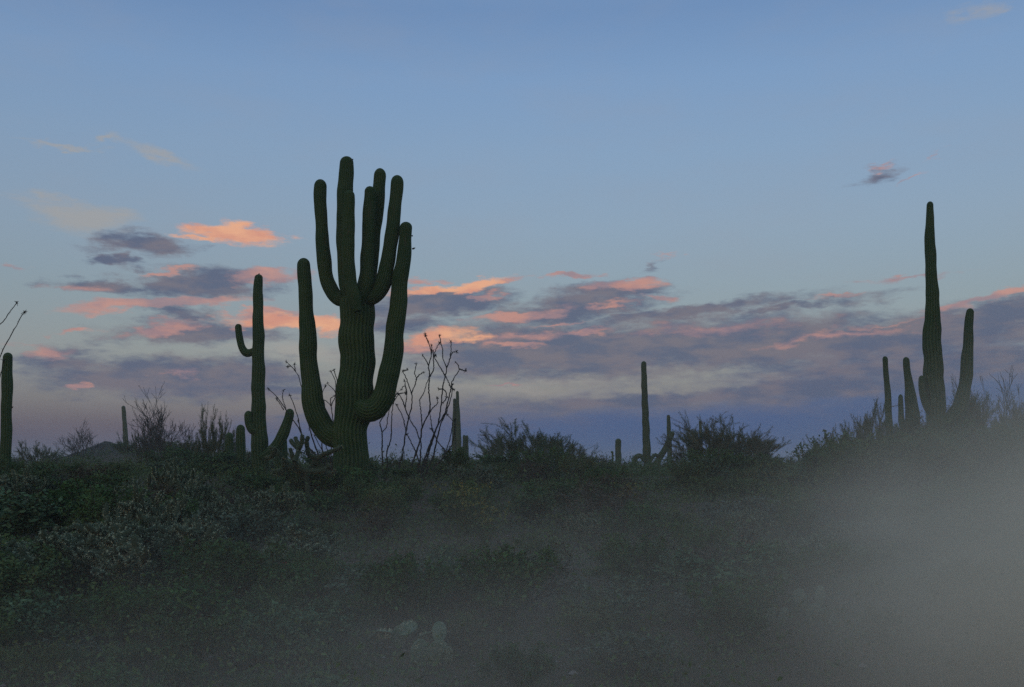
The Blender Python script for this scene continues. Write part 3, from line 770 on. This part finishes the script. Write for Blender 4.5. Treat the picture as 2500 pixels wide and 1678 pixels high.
# skyline trees
TR = 'palo verde trees along the skyline'
for a in [
    (paloB, 398, 984, 62, 190, 'bare twiggy palo verde with a wide fan of branches beside the leaning thin saguaro'),
    (paloB, 205, 1044, 88, 110, 'faint leafless palo verde over the slope of the dark hill'),
    (paloL, 528, 1004, 46, 120, 'loose palo verde with tufted branch ends just before the two blunt stumps'),
    (paloL, 480, 1060, 50, 130, 'low leafy palo verde between the bare fan tree and the tufted one'),
    (paloL, 96, 1082, 70, 130, 'small hazy palo verde beside the armless column at the edge'),
    (paloL, 1285, 1040, 56, 290, 'round feathery palo verde in the open middle, past the flat-topped saguaro stems'),
    (paloL, 1392, 1092, 46, 170, 'low dense palo verde leaning against the round feathery one'),
    (paloL, 1684, 1062, 62, 90, 'small palo verde hugging the slender armless saguaro'),
    (paloL, 1765, 1022, 56, 250, 'large feathery palo verde with the narrow saguaro rising out of it'),
    (paloL, 1848, 1074, 60, 150, 'lower palo verde at the outer flank of the large feathery one'),
    (paloL, 1222, 1064, 62, 150, 'palo verde overlapping the near flank of the round feathery one'),
    (paloL, 1350, 1066, 60, 160, 'palo verde closing the far flank of the round feathery one'),
    (paloL, 1718, 1046, 60, 150, 'palo verde between the slender saguaro and the large feathery tree'),
    (paloL, 1812, 1052, 64, 150, 'pale palo verde peeping out past the large feathery tree'),
    (paloL, 350, 1040, 66, 130, 'leafy palo verde at the foot of the leaning thin saguaro'),
    (paloL, 2052, 1040, 40, 190, 'dim green palo verde at the edge of the mist'),
    (paloL, 2140, 990, 42, 230, 'leafy palo verde around the thin flat-topped saguaro'),
    (paloL, 2250, 1010, 36, 230, 'dense palo verde at the foot of the tapering saguaros in the mist'),
    (paloL, 2335, 975, 38, 190, 'palo verde wrapped round the base of the high raised arm'),
    (paloB, 2350, 925, 44, 160, 'wispy leafless palo verde behind the high raised arm'),
    (paloB, 2450, 940, 40, 190, 'pale bare palo verde fading into the mist at the right edge'),
    (paloL, 2470, 1000, 36, 240, 'leafy palo verde swallowed by mist at the right edge')]:
    place_px(a[0], a[1], a[2], a[3], a[4], label=a[5], cat='tree', group=TR)

BR = 'upright broom shrubs on the skyline'
for px in list(range(1405, 1500, 14)) + list(range(1885, 2010, 14)) + list(range(960, 1100, 22)) + [585, 610, 650, 1170, 1200, 60, 130]:
    Y = random.uniform(58, 84) if px > 1150 or px < 400 else random.uniform(34, 46)
    place_px(broom, px + random.uniform(-5, 5), random.uniform(1104, 1128), Y, random.uniform(26, 44), half=.42,
             label='thin upright broom-like shrub poking above the skyline scrub', cat='shrub', group=BR)

# the traced tangle of cholla arms in front of the giant saguaro
def traced_cholla(Y, base_px, arms, cv, label, r=5.0, seed=0):
    rs = np.random.RandomState(seed)
    b = at(base_px, 1150, Y); gz = float(H(b[0], Y)); loc = np.array([b[0], Y, gz])
    root = empty('cholla', loc); prop(root, label=label, cat='cactus', group='chollas in the scrub')
    for ai, pts in enumerate(arms):
        d0, d1 = rs.uniform(-.35, .35, 2)
        A = np.array([at(*cv(u, v), Y + d0 + (d1 - d0) * i / len(pts)) - loc for i, (u, v) in enumerate(pts)])
        C = spline(np.hstack([A, np.zeros((len(A), 1))]), len(pts) * 7)[:, :3]
        s_ = np.arange(len(C)); st = MB()
        R = r * mpp(Y) * (0.85 + 0.22 * np.abs(np.sin(s_ * 0.52))) * np.linspace(1.05, 0.85, len(C)); R[-1] *= 0.4
        tube(st, C, R, 8, tone=0.3)
        o_ = link('joint', st.mesh('joint', M['cholla'], True), root)
        sp = MB(); n = len(C) * 26; k = rs.randint(0, len(C) - 1, n); f = rs.uniform(0, 1, (n, 1))
        c0 = C[k] * (1 - f) + C[k + 1] * f; dd = rs.normal(size=(n, 3)); dd /= np.linalg.norm(dd, axis=1)[:, None]
        o = c0 + dd * R[k][:, None] * 0.9; e = o + dd * rs.uniform(0.015, 0.035, (n, 1)); wv = np.cross(dd, rs.normal(size=(n, 3))); wv /= np.linalg.norm(wv, axis=1)[:, None]; wv *= 0.003
        sp.add(np.stack([o - wv, o + wv, e], 1).reshape(-1, 3), t=np.arange(n * 3).reshape(-1, 3), tone=np.repeat(rs.uniform(0, .8, n), 3))
        link('spines', sp.mesh('spines', M['spine']), o_)
    return root
cvD = lambda u, v: (540 + u / 5.6, 960 + v / 5.6)
traced_cholla(23, 752, [
    [(1200, 1500), (1180, 1250), (1120, 1060), (960, 990), (850, 900), (740, 770), (660, 750)],
    [(1120, 1060), (1000, 930), (940, 750)], [(1000, 940), (1060, 760), (1010, 600)], [(1060, 760), (1100, 680), (1110, 570)],
    [(1120, 1060), (1260, 1070), (1390, 1060), (1480, 980)], [(1180, 1080), (1300, 910), (1200, 840), (1170, 680), (1190, 590)],
    [(1300, 910), (1420, 830), (1560, 780), (1640, 740)], [(1000, 1000), (900, 1020), (830, 1060), (700, 1080)],
    [(850, 900), (860, 1000), (780, 1120)], [(1390, 1060), (1500, 1120), (1560, 1060)], [(740, 770), (700, 860), (600, 900)],
    [(960, 990), (1010, 1040), (1080, 1100)], [(1060, 760), (980, 690), (950, 640)]],
    cvD, 'sprawling thick-armed cholla at the foot of the giant saguaro', 6.0, 3)

# spiny chollas, pale at the tips (left slope)
CH = 'chollas in the scrub'
chl = [(300, 1180, 15, 'pale-spined cholla on the slope under the thin leaning saguaro'), (430, 1125, 19, 'light spiny cholla below the bare fan-shaped tree'),
       (500, 1165, 16, 'bristly cholla clump downhill from the blunt stumps'), (380, 1190, 13, 'broad pale cholla in the middle of the dark slope'),
       (250, 1262, 11.5, 'cholla with upright pale joints low on the dark slope'), (340, 1290, 10.5, 'dense spiny cholla just below the upright pale one'),
       (190, 1300, 11, 'ragged cholla near the shadowy corner'), (450, 1270, 12, 'open branching cholla uphill of yellow-tipped weeds'),
       (560, 1215, 15, 'cholla downhill from the slim saguaro'), (660, 1190, 17, 'small cholla beneath the slim saguaro trunk'),
       (120, 1215, 15, 'grey cholla below the armless column'), (40, 1150, 19, 'low cholla at the very edge below the armless column'),
       (720, 1290, 12, 'cholla in the dull scrub below the giant saguaro'), (60, 1320, 10.5, 'dim cholla low at the left edge')]
for px, top, Y, lb in chl:
    place_px(chol, px, top - 22, Y, random.uniform(170, 240) * 15 / Y, half=.75, label=lb, cat='cactus', group=CH)
for px, top, Y in [(2010, 1290, 11.5), (2260, 1230, 13), (2120, 1250, 13), (2380, 1300, 11), (1560, 1330, 11), (1830, 1230, 15), (1440, 1240, 15), (2300, 1420, 9.2)]:
    place_px(chol, px, top, Y, 190 * 13 / Y, half=.75, label={2010: 'cholla with a flat row of pale joints at the start of the mist', 2260: 'misty cholla below the tall tapering saguaro', 2120: 'cholla above the flat-rowed one in the mist', 2380: 'cholla deep in the mist at the right', 1560: 'lone cholla in the open middle scrub', 1830: 'cholla beneath the large feathery palo verde', 1440: 'cholla beneath the low dense palo verde', 2300: 'nearest misty cholla, low at the right'}[px], cat='cactus', group=CH)

# ------------------------------------------------------------------ the scrub: individual bushes
kinds = [(bushA, 'dark green rounded bush ', 'dark bushes of the scrub'),
         (bushB, 'olive feathery bush ', 'olive bushes of the scrub'),
         (bushC, 'grey-green spreading bush ', 'grey bushes of the scrub'),
         (bushD, 'brown half-dry bush ', 'dry bushes of the scrub')]
pts = []
def free(x, y, r):
    return all((x - a) ** 2 + (y - b) ** 2 > ((r + c_) * 0.62) ** 2 for a, b, c_ in pts)
def scatter(n, y0, y1, hr, weights, tries=6000, cone=0.56):
    c_ = 0
    for _ in range(tries):
        if c_ >= n: break
        y = y0 + (y1 - y0) * random.random() ** 0.9; x = random.uniform(-cone, cone) * y
        h = random.uniform(*hr); px = 1250 + F * x / y
        if 1180 < px < 1420 and y < 11 and random.random() < .7: continue          # bare reddish patch
        if px > 1850 and y < 8.2: continue
        if y < 9.6 and any(abs(px - q) < w_ and y < Yq for q, w_, Yq in ((968, 110, 8.2), (1062, 90, 7.8), (1600, 70, 9.6), (1985, 80, 9.6), (1880, 60, 9.5))): continue    # the prickly pears stand free
        kk = random.choices(range(4), weights if px > 900 else (weights[0] * 2, weights[1], weights[2] * .7, weights[3] * .3))[0]
        if (600 < px < 880 and 12 < y < 23) or (1500 < px < 1670 and 22 < y < 60): h *= 0.5    # low growth round the saguaro feet
        if y < 8.6: h *= 0.45 + 0.55 * (y - 6) / 2.6
        r = h * (0.75, 0.62, 0.95, 0.8)[kk]
        if not free(x, y, r): continue
        # do not bury the skyline: bush tops stay under the horizon line there
        pts.append((x, y, r)); c_ += 1
        place(kinds[kk][0], x, y, h, random.uniform(0.85, 1.25), label=kinds[kk][1] + ('low on ' if y < 13 else 'half-way up ' if y < 25 else 'high on ') + ('the dark slope under the hill' if px < 600 else 'the slope under the giant saguaro' if px < 1100 else 'the open middle slope' if px < 1750 else 'the slope under the mist'), cat='bush', group=kinds[kk][2])
scatter(112, 6.0, 13, (0.26, 0.72), (3, 3, 3, 2), cone=.54)
scatter(80, 13, 25, (0.5, 0.95), (4, 4, 3, 1.5))
scatter(52, 25, 50, (0.65, 1.15), (4, 4, 2, 1), cone=.54)
# bushes crowding the raised ground on the left and the misty thicket on the right
for k in range(22):
    y = random.uniform(92, 112); x = -0.33 * y + random.uniform(-6, 8)
    place(bushA if k % 3 else bushB, x, y, random.uniform(.8, 1.5), 1.3, label='dark bush on the green rise below the bare fan tree', cat='bush', group='bushes on the green rise')
for k in range(22):
    px = random.uniform(2020, 2520); Y = random.uniform(26, 36)
    place_px(bushB if k % 2 else bushA, px, random.uniform(1040, 1110) - max(0, px - 2150) * 0.1, Y, 150, half=.7,
             label='tall bush of the thicket sinking into the mist', cat='bush', group='bushes of the misty thicket')
for px, top, Y, wp in [(905, 1128, 27, 80), (975, 1140, 28, 70), (1180, 1138, 30, 90), (1065, 1136, 31, 80), (1240, 1130, 34, 90), (1470, 1142, 38, 90),
                       (1900, 1130, 38, 100), (1980, 1128, 36, 90), (1820, 1140, 35, 90), (560, 1128, 40, 90), (30, 1122, 30, 90), (90, 1128, 34, 80), (480, 1118, 44, 100), (1120, 1118, 36, 120), (1215, 1104, 38, 140), (1330, 1092, 34, 150), (1410, 1112, 32, 120), (1730, 1116, 36, 130),
                       (1720, 1096, 34, 150), (1800, 1108, 36, 130), (1880, 1120, 34, 120), (2030, 1100, 30, 150), (2100, 1080, 29, 160), (540, 1100, 40, 130), (420, 1092, 48, 120), (860, 1165, 22, 90), (600, 1140, 30, 110), (655, 1150, 28, 90), (690, 1185, 20, 90), (800, 1200, 21, 90), (500, 1130, 34, 110)]:
    place_px(random.choice([bushA, bushB]), px, top, Y, wp, half=.7, label='rounded bush at the skyline, in front of the saguaro bases', cat='bush', group='bushes along the skyline')

# ------------------------------------------------------------------ flowering plants
def flowers(px, py, Y, h, m, label, n=60, seed=0, size=.03):
    rs = np.random.RandomState(seed); p = at(px, py, Y); x, y = p[0], Y; g = float(H(x, y))
    root = empty('flowering_plant', (x, y, g)); prop(root, label=label, cat='plant')
    st, fl, fo = MB(), MB(), MB(); C = []
    for i in range(n):
        a = rs.uniform(0, 6.28); s_ = rs.uniform(0, .7); d = np.array([math.cos(a) * s_, math.sin(a) * s_, 1.0]); e = d * h * rs.uniform(.6, 1.1)
        mid = e * 0.5 + rs.normal(size=3) * 0.02
        tube(st, [np.zeros(3), mid, e], [0.004, 0.003, 0.002], 3); C.append(e)
        leaves(fo, np.stack([e * t for t in rs.uniform(.1, .9, 6)]) + rs.normal(size=(6, 3)) * .02, 0.045, rs=rs)
    C = np.repeat(np.array(C), 5, 0) + rs.normal(size=(n * 5, 3)) * size * .5
    leaves(fl, C, size, rs=rs, aspect=1.2)
    link('stems', st.mesh('stems', M['green_bark']), root)
    link('foliage', fo.mesh('foliage', M['leaf_olive']), root)
    link('blossoms', fl.mesh('blossoms', m), root)
flowers(1135, 1330, 16, .75, M['bract'], 'yellow-flowered bush in the open scrub, the larger of two', 60, 1, .035)
flowers(1185, 1345, 14.5, .6, M['bract'], 'smaller yellow-flowered bush right beside the larger one', 45, 2, .03)
flowers(1810, 1410, 12, .45, M['red'], 'weed with small red blooms among dull scrub', 12, 3, .025)
flowers(1900, 1180, 26, .8, M['bract'], 'dull yellow-flowered bush by the far upright twigs', 30, 4, .03)
flowers(340, 1420, 11.5, .35, M['bract'], 'low weed with a few yellow tips on the dark slope', 10, 5, .03)
flowers(1540, 1260, 20, .6, M['bract'], 'sparse yellow-flowered bush in the middle distance', 22, 6, .03)
flowers(680, 1410, 11, .3, M['red'], 'small weed with rusty tips in the hazy middle scrub', 9, 7, .02)

# ------------------------------------------------------------------ prickly pears
def pad_mesh(seed, w, h, t):
    rs = np.random.RandomState(seed); mb = MB(); nu, nv = 20, 12; V = []; 
    for i in range(nv + 1):
        v = i / nv * math.pi
        for j in range(nu):
            u = j / nu * 2 * math.pi
            z = -math.cos(v); r = math.sin(v)
            sh = 0.72 + 0.28 * (z * .5 + .5)                 # narrower at the foot
            V.append((r * math.cos(u) * w * sh, math.copysign(abs(math.sin(u)) ** 0.85, math.sin(u)) * r * t, (z + 1) * h))
    q = [(i * nu + j, i * nu + (j + 1) % nu, (i + 1) * nu + (j + 1) % nu, (i + 1) * nu + j) for i in range(nv) for j in range(nu)]
    mb.add(np.array(V), q)
    for k in range(70):                                     # tufts of spines on the two faces
        a, b = rs.uniform(-.8, .8), rs.uniform(-.85, .85)
        if a * a + b * b > .75: continue
        s_ = rs.choice([-1, 1]); p = np.array([a * w * .85, s_ * t * math.sqrt(1 - a * a - b * b), (b + 1) * h])
        for _ in range(3):
            d = rs.normal(size=3) * .5 + [0, s_, .2]; d /= np.linalg.norm(d); sd_ = np.array([0.0012, 0, 0.0012])
            mb.add(np.array([p - sd_, p + sd_, p + d * .028]), t=[(0, 1, 2)], tone=1, mi=1)
    return mb.mesh('pad', [M['pad'], M['spine']], True)
pads = [pad_mesh(130 + k, w, h, .014) for k, (w, h) in enumerate([(.085, .10), (.075, .115), (.095, .12)])]
def pear(px, py, Y, spec, label):
    p = at(px, py, Y); g = float(H(p[0], Y)); loc = (p[0], Y, g); root = empty('prickly_pear', loc)
    prop(root, label=label, cat='cactus', group='prickly pears low in the scrub')
    for i, (dx, dy, dz, rx, ry, rz, s_) in enumerate(spec):
        o = link('pad', pads[i % 3], root); o.location = (dx, dy, dz); o.rotation_euler = tuple(map(rad, (rx, ry, rz))); o.scale = (s_,) * 3
pear(968, 1612, 8.1, [(-.1, 0, .12, 72, 8, 5, 1.1), (.04, .02, .12, 74, -6, 170, 1.15), (.16, 0, .09, 70, 20, 60, .9), (-.2, .06, .05, 50, -10, 30, .8), (0, .1, 0, 15, 5, 10, .9)], 'prickly pear with a flat-lying row of pale pads at the bottom')
pear(1062, 1660, 7.6, [(0, 0, .02, 22, 5, 15, 1.1), (.09, .02, .03, 40, 25, -20, .95), (-.1, .04, .0, 12, -20, 40, 1.0), (.02, .05, .17, -15, 12, 30, .85)], 'blue-green prickly pear at the bottom edge beside grass')
pear(1600, 1500, 9.3, [(0, 0, .04, 20, 30, 10, .9), (-.08, 0, .12, 10, -30, 20, .7), (.1, .05, 0, 12, 20, -40, .8)], 'lone small prickly pear with pale tilted pad in open scrub')
pear(1985, 1495, 9.3, [(0, 0, 0, 10, 0, 5, 1.1), (.05, 0, .17, -5, 18, 25, .9), (-.06, .04, .16, 8, -22, -15, .8), (.13, .06, 0, 15, 20, 60, .9)], 'upright prickly pear at the fringe of the mist')
pear(1880, 1510, 9.2, [(0, 0, 0, 14, -8, -15, 1), (.08, 0, .02, 10, 24, 35, .8), (-.1, .05, 0, 18, -22, 50, .8)], 'smaller prickly pear beside the upright one')
pear(2390, 1440, 9.5, [(0, 0, 0, 8, 3, 5, 1.5), (.06, 0, .24, -6, 20, 20, 1.2), (-.1, 0, .22, 6, -24, 10, 1.2), (.2, .1, 0, 12, 14, 40, 1.3)], 'tall prickly pear deep in the mist')
pear(2490, 1480, 9.0, [(0, 0, 0, 10, -6, -12, 1.4), (-.1, 0, .22, 4, -20, 15, 1.2), (.1, .05, .2, -4, 22, -20, 1.1)], 'prickly pear in the mist at the right edge')
pear(2245, 1450, 9.6, [(0, 0, 0, 12, 6, 20, 1.3), (.08, 0, .2, -8, 16, 10, 1), (-.12, .06, 0, 8, -14, -30, 1.1)], 'misty prickly pear before the nearest cholla')

# ------------------------------------------------------------------ ground cover nobody could count
def area_points(n, y0, y1, rs, cone=.58, p=1.0):
    y = y0 + (y1 - y0) * rs.uniform(size=n) ** p; x = rs.uniform(-cone, cone, n) * y
    return x, y
rs = np.random.RandomState(5)
mb = MB()
x, y = area_points(2600, 5, 34, rs, p=1.1)
for X, Y_ in zip(x, y):
    k = rs.randint(5, 10); c0 = np.array([X, Y_, float(H(X, Y_))]); s_ = 0.5 + Y_ / 28
    a = rs.uniform(0, 6.28, k); h = rs.uniform(.08, .26, k) * min(s_, 1.2); o = np.stack([np.cos(a), np.sin(a), 0 * a], 1)
    b0 = c0 + o * .03; e = c0 + o * (h * rs.uniform(.2, .8, k))[:, None] + np.array([0, 0, 1.]) * h[:, None]
    w = np.stack([-np.sin(a), np.cos(a), 0 * a], 1) * 0.0035 * s_
    mb.add(np.stack([b0 - w, b0 + w, e], 1).reshape(-1, 3), t=np.arange(k * 3).reshape(-1, 3), tone=rs.uniform(0, 1))
link('grass', mb.mesh('grass', M['grass']), kind='stuff', label='thin dry grass between the bushes', cat='grass')
mb = MB()
x, y = area_points(8000, 5, 60, rs, p=1.4)
for X, Y_ in zip(x, y):
    if Y_ < 7.5 and 1250 + F * X / Y_ > 1850: continue
    if 1180 < 1250 + F * X / Y_ < 1420 and Y_ < 11: 
        if rs.uniform() < .75: continue
    k = rs.randint(10, 26); r = rs.uniform(.08, .26) * (1 + Y_ / 30)
    C = np.array([X, Y_, float(H(X, Y_))]) + np.stack([rs.normal(size=k) * r, rs.normal(size=k) * r, np.abs(rs.normal(size=k)) * r * .7], 1)
    leaves(mb, C, 0.028 + Y_ * .0016, tone=rs.uniform(0, 1, k) * rs.uniform(.3, 1), rs=rs)
link('undergrowth', mb.mesh('undergrowth', M['leaf_olive']), kind='stuff', label='low tangled green undergrowth covering the slope', cat='undergrowth')
# far scrub, too far to tell bush from bush
mb = MB()
x, y = area_points(900, 48, 100, rs, cone=.56)
for X, Y_ in zip(x, y):
    k = 120; r = rs.uniform(.3, .65); hh = rs.uniform(.35, 1.1)
    d = rs.normal(size=(k, 3)); d /= np.linalg.norm(d, axis=1)[:, None]; d *= rs.uniform(.3, 1, (k, 1)) ** .5
    C = np.array([X, Y_, float(H(X, Y_))]) + np.stack([d[:, 0] * r, d[:, 1] * r, np.abs(d[:, 2]) * hh * (1 + .3 * np.sin(d[:, 0] * 9 + X))], 1)
    leaves(mb, C, 0.11, tone=np.clip(rs.uniform(0, .7, k) + rs.uniform(0, .3), 0, 1), rs=rs)
x, y = area_points(5000, 95, 420, rs, cone=.6, p=1.2)
for X, Y_ in zip(x, y):
    k = 9; r = rs.uniform(.35, .9)
    C = np.array([X, Y_, float(H(X, Y_))]) + np.stack([rs.normal(size=k) * r, rs.normal(size=k) * r, np.abs(rs.normal(size=k)) * r * .5], 1)
    leaves(mb, C, 0.30, tone=rs.uniform(0, 1, k), rs=rs)
link('shrubbery', mb.mesh('shrubbery', M['leaf_dark']), kind='stuff', label='far low scrub reading as one dark green mass', cat='scrub')
# gravel
mb = MB()
x, y = area_points(900, 5, 16, rs)
for X, Y_ in zip(x, y):
    s_ = rs.uniform(.006, .022) * (2.0 if rs.uniform() < .06 else 1); c0 = np.array([X, Y_, float(H(X, Y_)) + s_ * .3])
    V = np.array([(1, 0, 0), (-1, 0, 0), (0, 1, 0), (0, -1, 0), (0, 0, .7), (0, 0, -.7)]) * s_ * rs.uniform(.7, 1.3, (6, 1)) + c0
    mb.add(V, t=[(0, 2, 4), (2, 1, 4), (1, 3, 4), (3, 0, 4), (2, 0, 5), (1, 2, 5), (3, 1, 5), (0, 3, 5)])
link('gravel', mb.mesh('gravel', M['stone']), kind='stuff', label='small pale stones strewn on the soil', cat='gravel')

wipe(protos)

# ------------------------------------------------------------------ air: even haze, and the bank of mist lying over the low ground on the right
def box(name, lo, hi, m, **kw):
    mb = MB(); c_ = [(x, y, z) for z in (lo[2], hi[2]) for y in (lo[1], hi[1]) for x in (lo[0], hi[0])]
    mb.add(np.array(c_, float), [(0, 2, 3, 1), (4, 5, 7, 6), (0, 1, 5, 4), (2, 6, 7, 3), (0, 4, 6, 2), (1, 3, 7, 5)])
    return link(name, mb.mesh(name, m), **kw)
def volmat(name, color, dens, aniso=0.0):
    m = bpy.data.materials.new(name); m.use_nodes = True; t = NT(m.node_tree); t.n.clear()
    v = t.node('ShaderNodeVolumePrincipled'); v.inputs['Color'].default_value = (*color, 1); v.inputs['Anisotropy'].default_value = aniso
    t.put(v.inputs['Density'], dens(t) if callable(dens) else dens)
    o = t.node('ShaderNodeOutputMaterial'); t.l.new(v.outputs[0], o.inputs['Volume'])
    return m
def mist_density(t):
    p = t.node('ShaderNodeNewGeometry').outputs['Position']
    def blob(c_, r, a):
        mp = t.node('ShaderNodeMapping', vector_type='TEXTURE'); mp.inputs['Location'].default_value = c_; mp.inputs['Scale'].default_value = r
        t.put(mp.inputs[0], p); l = t.vmath('LENGTH', mp.outputs[0])
        e = t.math('EXPONENT', t.math('MULTIPLY', t.math('MULTIPLY', l, l), -1.0))
        return t.math('MULTIPLY', t.math('MAXIMUM', t.math('SUBTRACT', e, 0.02), 0.0), a)
    d = t.math('ADD', blob((4.7, 5.9, 0.5), (1.95, 2.8, 1.25), 1.15), blob((-0.6, 5.0, 0.2), (2.4, 2.6, 0.6), 0.13))
    d = t.math('ADD', d, blob((1.6, 9.5, 0.45), (3.8, 4.2, 0.85), 0.05))
    mp = t.node('ShaderNodeMapping'); mp.inputs['Scale'].default_value = (0.6, 0.6, 1.5); t.put(mp.inputs[0], p)
    n = t.noise(mp.outputs[0], 1.0, 3, 0.55, dist=0.6)
    return t.math('MULTIPLY', d, t.rng(n, 0.3, 0.7, 0.65, 1.4))
box('mist', (-7, 1.2, -0.4), (12.5, 15.5, 3.6), volmat('mist', (0.99, 0.90, 0.72), mist_density), kind='stuff', label='bank of pale mist lying over the low ground', cat='mist')
box('haze', (-700, -40, -3), (700, 830, 12.6), volmat('haze', (0.93, 0.90, 0.84), 0.0012), kind='stuff', label='thin even dusk haze', cat='haze')
